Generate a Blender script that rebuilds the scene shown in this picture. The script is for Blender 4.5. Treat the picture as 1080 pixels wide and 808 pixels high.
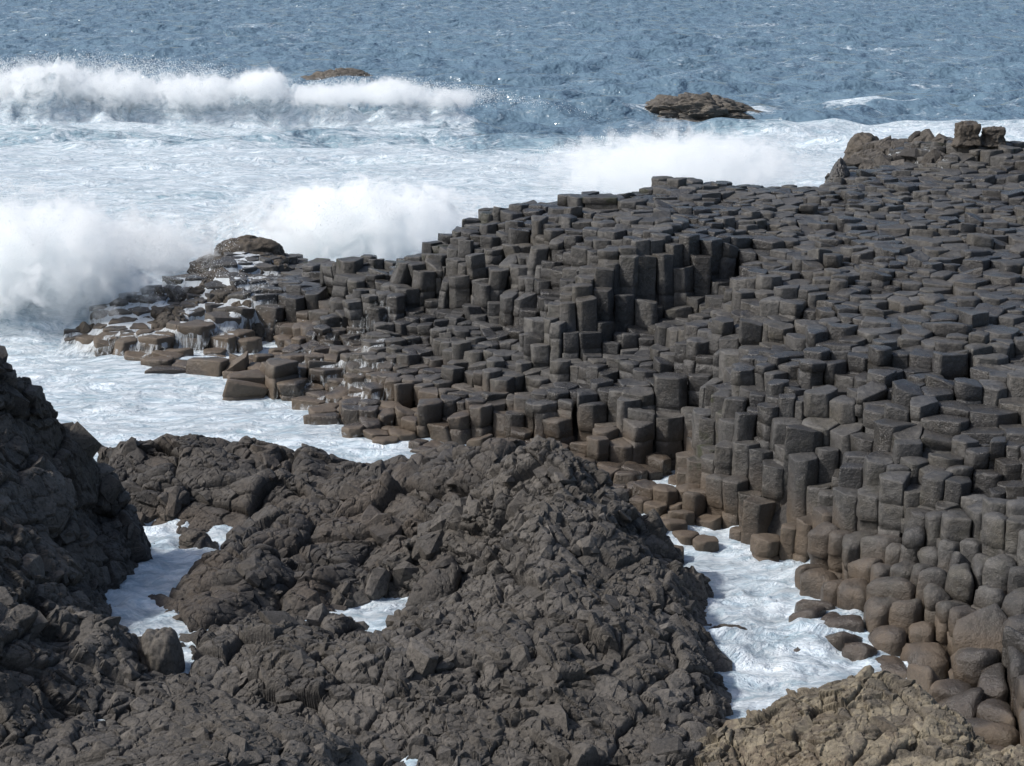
import bpy, math, random
import numpy as np
from mathutils.geometry import delaunay_2d_cdt
from mathutils import Vector

random.seed(7)
rng = np.random.default_rng(11)
R = math.radians
for o in list(bpy.data.objects):
    bpy.data.objects.remove(o)
scene = bpy.context.scene
col = scene.collection

# ------------------------------------------------------------------ camera, sky, sun, exposure
FPX, CX, CY, CAM_H = 2000.0, 540.0, 404.0, 10.0
PITCH = math.atan((CY + 60.0) / FPX)
cam_d = bpy.data.cameras.new('camera')
cam_d.sensor_width = 36.0
cam_d.lens = FPX / 1080.0 * 36.0
cam_d.clip_start, cam_d.clip_end = 0.5, 20000
cam = bpy.data.objects.new('camera', cam_d)
cam.location = (0, 0, CAM_H)
cam.rotation_euler = (math.pi / 2 - PITCH, 0, 0)
col.objects.link(cam)
scene.camera = cam

SUN_EL, SUN_AZ = 45.0, -98.0          # azimuth from +Y (away from the camera), negative = to the left
world = bpy.data.worlds.new('World')
scene.world = world
world.use_nodes = True
wn = world.node_tree
bg = wn.nodes['Background']
sky = wn.nodes.new('ShaderNodeTexSky')
sky.sky_type = 'NISHITA'
sky.sun_disc = False
sky.sun_elevation = R(SUN_EL)
sky.sun_rotation = R(SUN_AZ)
sky.air_density, sky.dust_density, sky.ozone_density = 1.0, 3.0, 1.0
wn.links.new(sky.outputs[0], bg.inputs['Color'])
bg.inputs['Strength'].default_value = 0.12
sun_d = bpy.data.lights.new('sun', 'SUN')
sun_d.energy = 3.3
sun_d.angle = R(5.0)
sun_d.color = (1.0, 0.97, 0.93)
sun = bpy.data.objects.new('sun', sun_d)
sv = Vector((math.sin(R(SUN_AZ)) * math.cos(R(SUN_EL)), math.cos(R(SUN_AZ)) * math.cos(R(SUN_EL)), math.sin(R(SUN_EL))))
sun.rotation_euler = sv.to_track_quat('Z', 'Y').to_euler()
sun.location = sv * 60
col.objects.link(sun)
scene.view_settings.view_transform = 'Standard'
scene.view_settings.look = 'None'
scene.view_settings.exposure = 0.25
scene.view_settings.gamma = 1.0
scene.view_settings.use_curve_mapping = False
scene.cycles.volume_bounces = 24
scene.cycles.max_bounces = 24
scene.cycles.volume_step_rate = 1.0
scene.cycles.transparent_max_bounces = 16

# ------------------------------------------------------------------ helpers
def pix(px, py, z):
    """world point at height z seen at photo pixel (px, py)"""
    dx, du = (px - CX) / FPX, (CY - py) / FPX
    dy = math.cos(PITCH) + du * math.sin(PITCH)
    dz = -math.sin(PITCH) + du * math.cos(PITCH)
    t = (z - CAM_H) / dz
    return (dx * t, dy * t, z)

def project(P):
    P = np.atleast_2d(P)
    y, z = P[:, 1], P[:, 2] - CAM_H
    d = y * math.cos(PITCH) - z * math.sin(PITCH)
    u = y * math.sin(PITCH) + z * math.cos(PITCH)
    return CX + FPX * P[:, 0] / d, CY - FPX * u / d, d

def _hash(ix, iy, iz, seed):
    h = (ix.astype(np.int64) * 374761393 + iy.astype(np.int64) * 668265263 + iz.astype(np.int64) * 2147483647 + seed * 974711) & 0xffffffff
    h = ((h ^ (h >> 13)) * 1274126177) & 0xffffffff
    h = ((h ^ (h >> 16)) * 2246822519) & 0xffffffff
    h = h ^ (h >> 15)
    return (h & 0xffffff) / float(0x1000000)

def vnoise(p, seed=0):
    i = np.floor(p).astype(np.int64); f = p - i
    u = f * f * (3 - 2 * f)
    r = 0
    for a in (0, 1):
        for b in (0, 1):
            for c in (0, 1):
                w = (u[:, 0] if a else 1 - u[:, 0]) * (u[:, 1] if b else 1 - u[:, 1]) * (u[:, 2] if c else 1 - u[:, 2])
                r = r + w * _hash(i[:, 0] + a, i[:, 1] + b, i[:, 2] + c, seed)
    return r * 2 - 1

def fbm(p, octs=4, seed=0, gain=0.5):
    r, a, n = 0, 1.0, 0.0
    for k in range(octs):
        r = r + a * vnoise(p * (2.03 ** k) + 17.3 * k, seed + k); n += a; a *= gain
    return r / n

def worley(p, seed=0):
    i = np.floor(p).astype(np.int64)
    n = len(p)
    f1 = np.full(n, 9.0); f2 = np.full(n, 9.0)
    rnd = np.zeros((n, 4)); vec = np.zeros((n, 3))
    for a in (-1, 0, 1):
        for b in (-1, 0, 1):
            for c in (-1, 0, 1):
                ci = i + np.array((a, b, c))
                h = np.stack([_hash(ci[:, 0], ci[:, 1], ci[:, 2], seed + s) for s in (1, 2, 3)], 1)
                q = ci + 0.1 + 0.8 * h
                v = p - q
                d = np.sqrt((v * v).sum(1))
                near = d < f1
                f2 = np.where(near, f1, np.minimum(f2, d))
                f1 = np.where(near, d, f1)
                vec[near] = v[near]
                if near.any():
                    cc = ci[near]
                    rnd[near] = np.stack([_hash(cc[:, 0], cc[:, 1], cc[:, 2], seed + s) for s in (5, 6, 7, 8)], 1)
    return f1, f2, rnd, vec

def sstep(a, b, x):
    t = np.clip((x - a) / (b - a), 0, 1)
    return t * t * (3 - 2 * t)

def mesh_obj(name, V, F, mat, attrs=None, smooth=True, label=None, cat=None, group=None, kind=None, loops=None):
    me = bpy.data.meshes.new(name)
    V = np.asarray(V, dtype=np.float32)
    me.vertices.add(len(V)); me.vertices.foreach_set('co', V.ravel())
    if loops is None:
        F = np.asarray(F, dtype=np.int32)
        k = F.shape[1]
        me.loops.add(F.size); me.polygons.add(len(F))
        me.loops.foreach_set('vertex_index', F.ravel())
        me.polygons.foreach_set('loop_start', np.arange(0, F.size, k, dtype=np.int32))
    else:
        idx, starts = loops
        me.loops.add(len(idx)); me.polygons.add(len(starts))
        me.loops.foreach_set('vertex_index', np.asarray(idx, dtype=np.int32))
        me.polygons.foreach_set('loop_start', np.asarray(starts, dtype=np.int32))
    me.update(calc_edges=True)
    me.validate()
    me.polygons.foreach_set('use_smooth', np.full(len(me.polygons), bool(smooth)))
    for an, av in (attrs or {}).items():
        at = me.attributes.new(an, 'FLOAT', 'POINT')
        at.data.foreach_set('value', np.asarray(av, dtype=np.float32))
    me.materials.append(mat)
    o = bpy.data.objects.new(name, me)
    col.objects.link(o)
    if label: o['label'] = label
    if cat: o['category'] = cat
    if group: o['group'] = group
    if kind: o['kind'] = kind
    return o

def grid_faces(nr, nc):
    a = np.arange(nr * nc).reshape(nr, nc)
    return np.stack([a[:-1, :-1], a[:-1, 1:], a[1:, 1:], a[1:, :-1]], -1).reshape(-1, 4)

class Tin:
    """piecewise linear height over scattered points"""
    def __init__(self, pts):
        self.P = np.array(pts, float)
        res = delaunay_2d_cdt([Vector((p[0], p[1])) for p in pts], [], [], 0, 1e-4)
        vmap = res[3]
        self.V2 = np.array([(v.x, v.y) for v in res[0]])
        self.Z = np.array([self.P[vmap[i][0], 2] for i in range(len(self.V2))])
        self.T = np.array([t for t in res[2]], int)
    def __call__(self, x, y, out=-1.0):
        x = np.asarray(x, float).ravel(); y = np.asarray(y, float).ravel()
        z = np.full(len(x), float(out))
        for t in self.T:
            (x0, y0), (x1, y1), (x2, y2) = self.V2[t]
            den = (y1 - y2) * (x0 - x2) + (x2 - x1) * (y0 - y2)
            if abs(den) < 1e-12: continue
            m = (x >= min(x0, x1, x2) - 1e-6) & (x <= max(x0, x1, x2) + 1e-6) & (y >= min(y0, y1, y2) - 1e-6) & (y <= max(y0, y1, y2) + 1e-6)
            ii = np.nonzero(m)[0]
            if not len(ii): continue
            a = ((y1 - y2) * (x[ii] - x2) + (x2 - x1) * (y[ii] - y2)) / den
            b = ((y2 - y0) * (x[ii] - x2) + (x0 - x2) * (y[ii] - y2)) / den
            c = 1 - a - b
            ok = (a >= -1e-6) & (b >= -1e-6) & (c >= -1e-6)
            z[ii[ok]] = a[ok] * self.Z[t[0]] + b[ok] * self.Z[t[1]] + c[ok] * self.Z[t[2]]
        return z

def blur(Z, s):
    n = int(3 * s) + 1
    k = np.exp(-0.5 * (np.arange(-n, n + 1) / s) ** 2); k /= k.sum()
    P = np.pad(Z, ((n, n), (0, 0)), mode='edge')
    Z = sum(k[i] * P[i:i + Z.shape[0]] for i in range(2 * n + 1))
    P = np.pad(Z, ((0, 0), (n, n)), mode='edge')
    return sum(k[i] * P[:, i:i + Z.shape[1]] for i in range(2 * n + 1))

# ------------------------------------------------------------------ material helpers
class NT:
    def __init__(self, name):
        self.mat = bpy.data.materials.new(name)
        self.mat.use_nodes = True
        self.t = self.mat.node_tree
        self.t.nodes.clear()
        self.out = self.t.nodes.new('ShaderNodeOutputMaterial')
    def n(self, typ, **kw):
        nd = self.t.nodes.new(typ)
        for k, v in kw.items():
            setattr(nd, k, v)
        return nd
    def l(self, a, b): self.t.links.new(a, b)
    def setin(self, sock, v):
        if hasattr(v, 'is_linked') or isinstance(v, bpy.types.NodeSocket): self.l(v, sock)
        else: sock.default_value = v
    def pos(self):
        return self.n('ShaderNodeNewGeometry').outputs['Position']
    def mapping(self, vec, scale=(1, 1, 1), rot=(0, 0, 0)):
        m = self.n('ShaderNodeMapping'); self.l(vec, m.inputs['Vector'])
        m.inputs['Scale'].default_value = scale; m.inputs['Rotation'].default_value = rot
        return m.outputs[0]
    def noise(self, vec, scale, detail=4, rough=0.55, dist=0.0):
        m = self.n('ShaderNodeTexNoise'); self.l(vec, m.inputs['Vector'])
        m.inputs['Scale'].default_value = scale; m.inputs['Detail'].default_value = detail
        m.inputs['Roughness'].default_value = rough; m.inputs['Distortion'].default_value = dist
        return m.outputs['Fac']
    def voro(self, vec, scale, feature='F1', rnd=1.0):
        m = self.n('ShaderNodeTexVoronoi', feature=feature); self.l(vec, m.inputs['Vector'])
        m.inputs['Scale'].default_value = scale; m.inputs['Randomness'].default_value = rnd
        return m.outputs['Distance']
    def math(self, op, a, b=0.0, c=None, clamp=False):
        m = self.n('ShaderNodeMath', operation=op); m.use_clamp = clamp
        self.setin(m.inputs[0], a); self.setin(m.inputs[1], b)
        if c is not None: self.setin(m.inputs[2], c)
        return m.outputs[0]
    def ramp(self, v, a, b, lo=0.0, hi=1.0, smooth=True):
        m = self.n('ShaderNodeMapRange'); m.interpolation_type = 'SMOOTHSTEP' if smooth else 'LINEAR'
        self.setin(m.inputs['Value'], v)
        for k, x in (('From Min', a), ('From Max', b), ('To Min', lo), ('To Max', hi)): self.setin(m.inputs[k], x)
        return m.outputs['Result']
    def mix(self, f, a, b, blend='MIX'):
        m = self.n('ShaderNodeMix', data_type='RGBA', blend_type=blend)
        self.setin(m.inputs[0], f)
        for s, v in ((m.inputs[6], a), (m.inputs[7], b)):
            if isinstance(v, tuple): s.default_value = (*v, 1.0)
            else: self.l(v, s)
        return m.outputs[2]
    def attr(self, name):
        a = self.n('ShaderNodeAttribute'); a.attribute_name = name
        return a.outputs['Fac']
    def bump(self, h, strength, dist, normal=None):
        b = self.n('ShaderNodeBump'); self.l(h, b.inputs['Height'])
        b.inputs['Strength'].default_value = strength; b.inputs['Distance'].default_value = dist
        if normal: self.l(normal, b.inputs['Normal'])
        return b.outputs[0]
    def bsdf(self, color, rough, normal=None, spec=0.5, ior=1.5):
        b = self.n('ShaderNodeBsdfPrincipled')
        if isinstance(color, tuple): b.inputs['Base Color'].default_value = (*color, 1)
        else: self.l(color, b.inputs['Base Color'])
        self.setin(b.inputs['Roughness'], rough)
        b.inputs['IOR'].default_value = ior
        b.inputs['Specular IOR Level'].default_value = spec
        if normal: self.l(normal, b.inputs['Normal'])
        return b.outputs[0]

def sepz(nt, p):
    s = nt.n('ShaderNodeSeparateXYZ'); nt.l(p, s.inputs[0]); return s.outputs

def make_basalt():
    nt = NT('basalt_columns'); p = nt.pos(); z = sepz(nt, p)[2]
    tint = nt.attr('tint')
    n1 = nt.noise(p, 1.1, 5, 0.6); n2 = nt.noise(p, 9.0, 6, 0.65); n3 = nt.noise(p, 45.0, 4, 0.7)
    base = nt.mix(tint, (0.030, 0.030, 0.031), (0.098, 0.095, 0.090))
    base = nt.mix(nt.ramp(n1, 0.40, 0.68), base, (0.070, 0.062, 0.051), 'MIX')
    base = nt.mix(nt.ramp(n2, 0.42, 0.68, 0, 0.75), base, (0.026, 0.026, 0.025))
    base = nt.mix(nt.ramp(n3, 0.54, 0.70, 0, 0.55), base, (0.21, 0.20, 0.185))
    base = nt.mix(nt.ramp(nt.noise(p, 4.2, 6, .7), 0.56, 0.66, 0, 0.6), base, (0.125, 0.120, 0.108))
    # weed and rust brown in the tidal band
    zb = nt.math('ADD', z, nt.math('MULTIPLY', nt.math('SUBTRACT', n1, 0.5), 1.6))
    band = nt.ramp(zb, 0.15, 1.1, 0.85, 0.0)
    base = nt.mix(band, base, nt.mix(n2, (0.055, 0.036, 0.020), (0.15, 0.115, 0.08)))
    moss = nt.math('MULTIPLY', nt.ramp(nt.noise(p, 2.2, 4), 0.52, 0.66), nt.attr('weed'))
    base = nt.mix(moss, base, (0.030, 0.034, 0.014))
    wet = nt.ramp(nt.noise(p, 0.55, 4), 0.47, 0.60)
    base = nt.mix(nt.math('MULTIPLY', wet, .5), base, (0.022, 0.022, 0.024))
    rough = nt.math('ADD', nt.math('MULTIPLY', n2, 0.22), nt.math('SUBTRACT', 0.47, nt.math('MULTIPLY', wet, 0.33)))
    h = nt.math('ADD', nt.math('MULTIPLY', n2, 1.0), nt.math('MULTIPLY', n3, 0.35))
    nrm = nt.bump(h, 0.7, 0.06)
    nt.l(nt.bsdf(base, rough, nrm, 0.5), nt.out.inputs['Surface'])
    return nt.mat

def make_crag(name, dark, light, warm, lichen=None, lichen_amt=0.0, spec=0.35):
    nt = NT(name); p = nt.pos()
    n0 = nt.noise(p, 0.7, 4, 0.6); n1 = nt.noise(p, 4.0, 5, 0.6); n2 = nt.noise(p, 16.0, 6, 0.7); n3 = nt.noise(p, 60, 4, 0.7)
    base = nt.mix(nt.attr('tint'), dark, light)
    base = nt.mix(nt.ramp(n0, 0.42, 0.64, 0, 0.8), base, warm)
    base = nt.mix(nt.ramp(n2, 0.45, 0.68, 0, 0.7), base, tuple(c * 0.4 for c in dark))
    base = nt.mix(nt.ramp(n3, 0.54, 0.7, 0, 0.45), base, tuple(min(1, c * 1.7) for c in light))
    if lichen:
        m = nt.math('MULTIPLY', nt.ramp(nt.noise(p, 5.0, 7, 0.7, 0.4), 0.44, 0.58), nt.attr('up'))
        base = nt.mix(nt.math('MULTIPLY', m, lichen_amt), base, nt.mix(nt.ramp(n1, 0.35, 0.65), lichen, tuple(c * 0.6 for c in lichen)))
    rough = nt.ramp(n1, 0.3, 0.7, 0.5, 0.85)
    h = nt.math('ADD', nt.math('MULTIPLY', n2, 1.0), nt.math('MULTIPLY', n3, 0.4))
    nrm = nt.bump(h, 0.7, 0.05)
    nt.l(nt.bsdf(base, rough, nrm, spec), nt.out.inputs['Surface'])
    return nt.mat

def make_sea():
    nt = NT('sea_water'); p = nt.pos()
    F = nt.attr('foam'); A = nt.attr('aer')
    ps = nt.mapping(p, (0.55, 1.0, 1.0), (0, 0, R(-8)))
    warp = nt.n('ShaderNodeTexNoise'); nt.l(ps, warp.inputs['Vector']); warp.inputs['Scale'].default_value = 0.5; warp.inputs['Detail'].default_value = 3
    wv = nt.n('ShaderNodeVectorMath', operation='MULTIPLY_ADD')
    nt.l(warp.outputs['Color'], wv.inputs[0]); wv.inputs[1].default_value = (1.8, 1.8, 1.8); nt.l(ps, wv.inputs[2])
    q = wv.outputs[0]
    na = nt.noise(q, 0.45, 8, 0.68); nb = nt.noise(q, 2.4, 7, 0.7, 0.6)
    nc = nt.noise(q, 0.16, 4, 0.6)
    lace = nt.voro(q, 1.3, 'DISTANCE_TO_EDGE')
    lacem = nt.ramp(lace, 0.0, 0.22, 1.0, 0.0)
    v = nt.math('ADD', nt.math('MULTIPLY', na, 0.5), nt.math('MULTIPLY', nb, 0.38))
    nd = nt.noise(q, 7.0, 5, 0.65, 0.8)
    v = nt.math('ADD', v, nt.math('MULTIPLY', nt.math('SUBTRACT', nd, 0.5), 0.34))
    v = nt.math('ADD', v, nt.math('MULTIPLY', lacem, 0.10))
    v = nt.math('ADD', v, nt.math('MULTIPLY', nt.math('SUBTRACT', nc, 0.5), 0.35))
    thr = nt.math('SUBTRACT', 0.76, nt.math('MULTIPLY', F, 0.52))
    foam = nt.ramp(nt.math('SUBTRACT', v, thr), -0.11, 0.13)
    # water body: deep blue outside, milky teal where aerated
    deep = (0.110, 0.174, 0.230)
    wc = nt.mix(A, deep, nt.mix(nb, (0.27, 0.40, 0.45), (0.45, 0.58, 0.63)))
    w1 = nt.noise(nt.mapping(p, (0.8, 0.75, 1), (0, 0, R(12))), 0.55, 4, 0.5, 0.2); w2 = nt.noise(nt.mapping(p, (0.6, 0.5, 1), (0, 0, R(-15))), 0.22, 5, 0.6)
    hb = nt.math('ADD', nt.math('MULTIPLY', w1, 1.1), nt.math('MULTIPLY', w2, 1.2))
    wn_ = nt.bump(hb, 1.0, 1.1)
    water = nt.bsdf(wc, 0.10, wn_, 0.5, 1.33)
    fn = nt.bump(nt.math('ADD', nb, nt.math('MULTIPLY', na, 1.5)), 0.9, 0.4)
    fcol = nt.mix(nt.ramp(nt.math('ADD', nt.math('MULTIPLY', nb, .5), nt.math('MULTIPLY', nd, .5)), 0.36, 0.60), (0.40, 0.52, 0.60), (0.76, 0.83, 0.88))
    fo = nt.bsdf(fcol, 0.7, fn, 0.2)
    ms = nt.n('ShaderNodeMixShader'); nt.l(foam, ms.inputs[0]); nt.l(water, ms.inputs[1]); nt.l(fo, ms.inputs[2])
    nt.l(ms.outputs[0], nt.out.inputs['Surface'])
    return nt.mat

def make_spray(dens, seed):
    nt = NT('sea_spray')
    tc = nt.n('ShaderNodeTexCoord').outputs['Object']
    ln = nt.n('ShaderNodeVectorMath', operation='LENGTH'); nt.l(tc, ln.inputs[0])
    p = nt.pos()
    off = nt.n('ShaderNodeVectorMath', operation='ADD'); nt.l(p, off.inputs[0]); off.inputs[1].default_value = (seed * 13.7, seed * 5.1, seed * 3.3)
    n = nt.noise(off.outputs[0], 1.25, 9, 0.70, 0.8)
    v = nt.math('ADD', nt.math('SUBTRACT', 0.80, ln.outputs['Value']), nt.math('MULTIPLY', nt.math('SUBTRACT', n, 0.5), 2.9))
    d = nt.ramp(v, 0.0, 0.24, 0.0, dens)
    vol = nt.n('ShaderNodeVolumePrincipled')
    vol.inputs['Color'].default_value = (0.985, 0.995, 0.997, 1)
    vol.inputs['Anisotropy'].default_value = 0.0
    nt.l(d, vol.inputs['Density'])
    nt.l(vol.outputs[0], nt.out.inputs['Volume'])
    return nt.mat

def make_white_water():
    nt = NT('running_white_water'); p = nt.pos()
    a = nt.attr('foam')
    n = nt.noise(nt.mapping(p, (2.0, 0.55, 0.4), (0, 0, R(20))), 4.0, 6, 0.68, 0.6)
    m = nt.ramp(nt.math('ADD', n, nt.math('MULTIPLY', a, 0.50)), 0.58, 0.92, 0.0, 0.92)
    df = nt.n('ShaderNodeBsdfDiffuse'); df.inputs['Color'].default_value = (0.74, 0.79, 0.82, 1)
    tl = nt.n('ShaderNodeBsdfTranslucent'); tl.inputs['Color'].default_value = (0.74, 0.79, 0.82, 1)
    m2 = nt.n('ShaderNodeMixShader'); m2.inputs[0].default_value = .35; nt.l(df.outputs[0], m2.inputs[1]); nt.l(tl.outputs[0], m2.inputs[2])
    fo = m2.outputs[0]
    tr = nt.n('ShaderNodeBsdfTransparent')
    ms = nt.n('ShaderNodeMixShader'); nt.l(m, ms.inputs[0]); nt.l(tr.outputs[0], ms.inputs[1]); nt.l(fo, ms.inputs[2])
    nt.l(ms.outputs[0], nt.out.inputs['Surface'])
    return nt.mat

M_BASALT = make_basalt()
M_CRAG = make_crag('dark_crag_rock', (0.030, 0.028, 0.026), (0.130, 0.118, 0.104), (0.075, 0.066, 0.055))
M_RIDGE = make_crag('wet_ridge_rock', (0.026, 0.024, 0.023), (0.075, 0.066, 0.056), (0.072, 0.056, 0.042), spec=0.45)
M_LICHEN = make_crag('lichen_rock', (0.060, 0.050, 0.038), (0.15, 0.13, 0.10), (0.13, 0.10, 0.068), (0.33, 0.285, 0.20), 0.55)
M_SEAROCK = make_crag('sea_rock', (0.042, 0.036, 0.030), (0.105, 0.090, 0.072), (0.08, 0.064, 0.046))
M_PALEROCK = make_crag('pale_hazed_rock', (0.060, 0.054, 0.048), (0.16, 0.145, 0.125), (0.11, 0.095, 0.075))  # pale tone: spray haze painted into the far rocks, own colour on the boulder
M_SEA = make_sea()
M_RUN = make_white_water()

# ------------------------------------------------------------------ causeway terrain
CAUSE = [
 # right edge and beyond the frame
 (1080,735,.6),(1080,640,1.05),(1080,560,1.8),(1080,480,2.3),(1080,400,2.8),(1080,330,3.2),(1080,260,3.6),(1080,210,3.9),(1080,185,4.0),(1080,165,4.35),(1080,152,4.5),
 (1260,735,1.3),(1260,560,2.1),(1260,400,3.0),(1260,260,3.8),(1260,152,4.7),
 (1000,740,.25),
 (960,735,.0),(960,660,.42),(960,610,.75),(960,562,1.18),(960,545,1.35),(960,490,2.0),(960,420,2.6),(960,340,3.1),(960,260,3.55),(960,200,3.85),(960,170,4.0),(975,150,4.45),(945,160,4.15),(1000,150,4.5),(1020,150,4.5),(1050,150,4.5),
 (900,715,-.1),(900,680,.12),(900,640,.3),(905,600,.6),(900,566,.85),(900,532,1.2),(900,495,1.62),
 # pool
 (850,594,-.05),(850,552,.55),(850,540,.65),(850,482,1.5),(850,440,2.0),(850,400,2.4),(860,330,2.9),(860,270,3.3),(860,230,3.6),(870,200,3.72),(900,182,3.85),
 (868,612,.1),(862,650,0.),(885,690,0.05),(868,700,-.15),(835,692,-.3),(812,632,-.5),(824,652,.12),(845,668,.12),(790,600,-.5),(770,700,-.7),(760,640,-.7),(800,745,-.7),(850,725,-.4),(765,600,-.6),(742,606,-.5),
 (790,578,-.05),(790,558,.3),(790,528,.7),(800,505,.9),(790,440,1.8),(790,400,2.2),(790,370,2.4),(790,330,2.75),(790,290,3.05),(790,272,3.1),(790,245,3.5),(790,210,3.75),(790,197,3.8),
 (735,560,.15),(724,572,.05),(748,577,.0),(735,545,.1),(740,515,.5),(745,480,.95),(740,440,1.35),(740,400,1.62),(740,345,1.95),(740,326,2.1),(740,255,3.5),(655,350,1.72),(655,268,3.36),(715,330,2.05),(715,252,3.58),(740,215,3.75),(740,192,3.85),
 (716,514,-.3),(690,514,-.2),(700,530,-.35),(712,552,.12),(728,580,.06),(690,505,.05),(690,447,1.1),(690,400,1.6),(690,375,1.75),(690,345,1.85),(690,332,1.98),(690,252,3.6),(690,220,3.75),(700,193,3.9),
 (620,495,-.2),(620,465,.5),(620,430,1.0),(620,400,1.2),(620,378,1.4),(620,287,3.1),(620,240,3.5),(620,207,3.75),
 (540,480,-.1),(540,460,.3),(540,430,.7),(540,395,1.0),(540,375,1.15),(545,345,1.4),(540,282,2.5),(540,240,3.1),(515,226,3.2),(575,212,3.45),
 (450,485,-.3),(450,470,.05),(430,455,.25),(450,430,.55),(450,400,.75),(450,370,.95),(450,345,1.15),(450,333,1.2),(450,290,2.05),(450,268,2.4),(480,250,2.75),
 (370,482,-.3),(370,462,.05),(370,440,.25),(370,400,.45),(370,370,.65),(370,352,.75),(370,320,1.35),(390,290,1.8),(385,274,1.95),(345,272,1.5),
 (300,440,-.3),(320,422,.0),(240,412,-.05),(255,395,.25),(300,395,.3),(320,370,.3),(240,385,.0),(290,378,-.1),(270,372,-.3),(330,352,.5),
 (290,362,-.05),(290,324,.85),(325,330,.8),(250,327,.8),(290,308,1.0),(300,287,1.1),(310,270,1.25),
 (220,363,-.1),(215,330,.75),(180,338,.6),(220,310,1.0),(220,287,1.25),(245,266,1.2),(270,262,1.3),
 (150,366,-.15),(130,344,.5),(150,328,.75),(175,302,1.0),(100,358,.1),(60,363,-.1),(82,346,.38),(115,326,.65),
]
pts = [pix(*c) for c in CAUSE]
def off(px, py, z, dx, dy, z2):
    x, y, _ = pix(px, py, z); return (x + dx, y + dy, z2)
BACK = [(60,363,-.1),(82,346,.38),(115,326,.65),(175,302,1.0),(245,266,1.2),(270,262,1.3),(310,270,1.25),(345,272,1.5),(385,274,1.95),(450,268,2.4),(480,250,2.75),(515,226,3.2),(575,212,3.45),(620,207,3.75),
        (700,193,3.9),(740,192,3.85),(790,197,3.8),(870,200,3.72),(900,182,3.85),(945,160,4.15),(975,150,4.45),(1020,150,4.5),(1080,152,4.5),(1260,152,4.7)]
for b in BACK:
    pts.append(off(*b, 0, .7, b[2]))
    pts.append(off(*b, -.35, 1.5, b[2] - .55 - .25 * max(b[2], 0)))
    pts.append(off(*b, -.9, 3.6, -.6))
# dip in front of the water channel and the frame's near edge
for p_, z_ in (((780,790,-.5), 0), ((850,748,-.35), 0), ((905,765,-.1), 0), ((1000,800,.15), .2), ((1150,800,.5), .4), ((1300,800,.8), .7)):
    pts.append(pix(*p_))
causeway = Tin(pts)

# column seeds on a jittered hexagonal lattice
SP = 0.43
seeds = []
for j, y in enumerate(np.arange(22.0, 66.0, SP * 0.866)):
    for x in np.arange(-14.0, 20.0, SP):
        seeds.append((x + (j % 2) * SP / 2, y))
seeds = np.array(seeds)
# fuse some cells into broad columns, more of them in the lower right
pz0 = causeway(seeds[:, 0], seeds[:, 1], 0.)
qx, qy, qd = project(np.c_[seeds, pz0])
drop = .10 - .08 * sstep(560, 620, qx) * sstep(840, 780, qx) * sstep(225, 245, qy) * sstep(420, 350, qy) + .16 * sstep(520, 640, qy) * sstep(800, 880, qx) + .10 * sstep(380, 250, qx) + .30 * sstep(280, 220, qx)
drop = drop + .14 * vnoise(np.c_[seeds * .5, np.zeros(len(seeds))], 61)
seeds = seeds[rng.random(len(seeds)) > drop]
# warp so that column size wanders
w3 = np.c_[seeds * 0.35, np.zeros(len(seeds))]
seeds = seeds + 0.28 * np.c_[vnoise(w3, 3), vnoise(w3, 4)] + rng.normal(0, 0.075, seeds.shape)
zt = causeway(seeds[:, 0], seeds[:, 1], -9)
keep = zt > -0.1
PX, PY, PD = project(np.c_[seeds, zt])
keep &= (PX > -60) & (PX < 1190) & (PY < 900)
ring_only = seeds  # all seeds act as neighbours
ids = np.nonzero(keep)[0]

def cell_poly(i):
    c = seeds[i]
    d = seeds - c
    dist = (d * d).sum(1)
    nb = np.argsort(dist)[1:19]
    poly = [np.array(v) for v in ((-.85, -.85), (.85, -.85), (.85, .85), (-.85, .85))]
    used = []
    for k in nb:
        n = d[k]; m = dist[k] / 2
        new = []
        for a in range(len(poly)):
            p, q = poly[a], poly[(a + 1) % len(poly)]
            sp, sq = p @ n - m, q @ n - m
            if sp <= 0: new.append(p)
            if (sp < 0) != (sq < 0):
                t = sp / (sp - sq); new.append(p + t * (q - p))
        if len(new) != len(poly) or any(abs(a @ n - m) < 1e-9 for a in new): used.append(k)
        poly = new
        if len(poly) < 3: return None, []
    # drop tiny edges
    out = []
    for a in range(len(poly)):
        if np.linalg.norm(poly[a] - poly[a - 1]) > 0.07: out.append(poly[a])
    return (np.array(out) if len(out) >= 3 else None), used

# heights: terrain plus broken steps
n_s = len(seeds)
hn = vnoise(np.c_[seeds * 0.9, np.zeros(n_s)], 21)
step = rng.normal(0, 1, n_s)
PXs, PYs, PDs = project(np.c_[seeds, np.maximum(zt, -.5)])
flat = sstep(330, 235, PYs) * sstep(560, 700, PXs)           # the worn upper pavement
slope = np.zeros(n_s)
for a_ in range(8):
    for r_ in (.3, .7):
        ox, oy = r_ * math.cos(a_ * math.pi / 4), r_ * math.sin(a_ * math.pi / 4)
        slope = np.maximum(slope, abs(causeway(seeds[:, 0] + ox, seeds[:, 1] + oy) - zt) / max(r_, .5))
pq = np.c_[seeds * np.array((.62, .95)), np.zeros(n_s)]
pq[:, :2] += .35 * np.c_[vnoise(pq * 1.2, 81), vnoise(pq * 1.2, 82)]
f1_, f2_, prnd, pvec = worley(np.c_[pq[:, :2], np.full(n_s, .5)], 77)
pc = seeds - pvec[:, :2] / np.array((.62, .95))
zpatch = causeway(pc[:, 0], pc[:, 1], -9)
wp = np.where(zpatch > -.3, .72, 0) * sstep(1.6, .7, slope) * (1 - .55 * flat) * (1 - .6 * sstep(540, 600, PYs) * sstep(840, 880, PXs))
zpatch = np.clip(zpatch, zt - .26, zt + .26)
lowz = sstep(540, 600, PYs) * sstep(840, 880, PXs)
amp = 0.062 * (1 - 0.35 * flat) * (1 - .5 * lowz)
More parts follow.
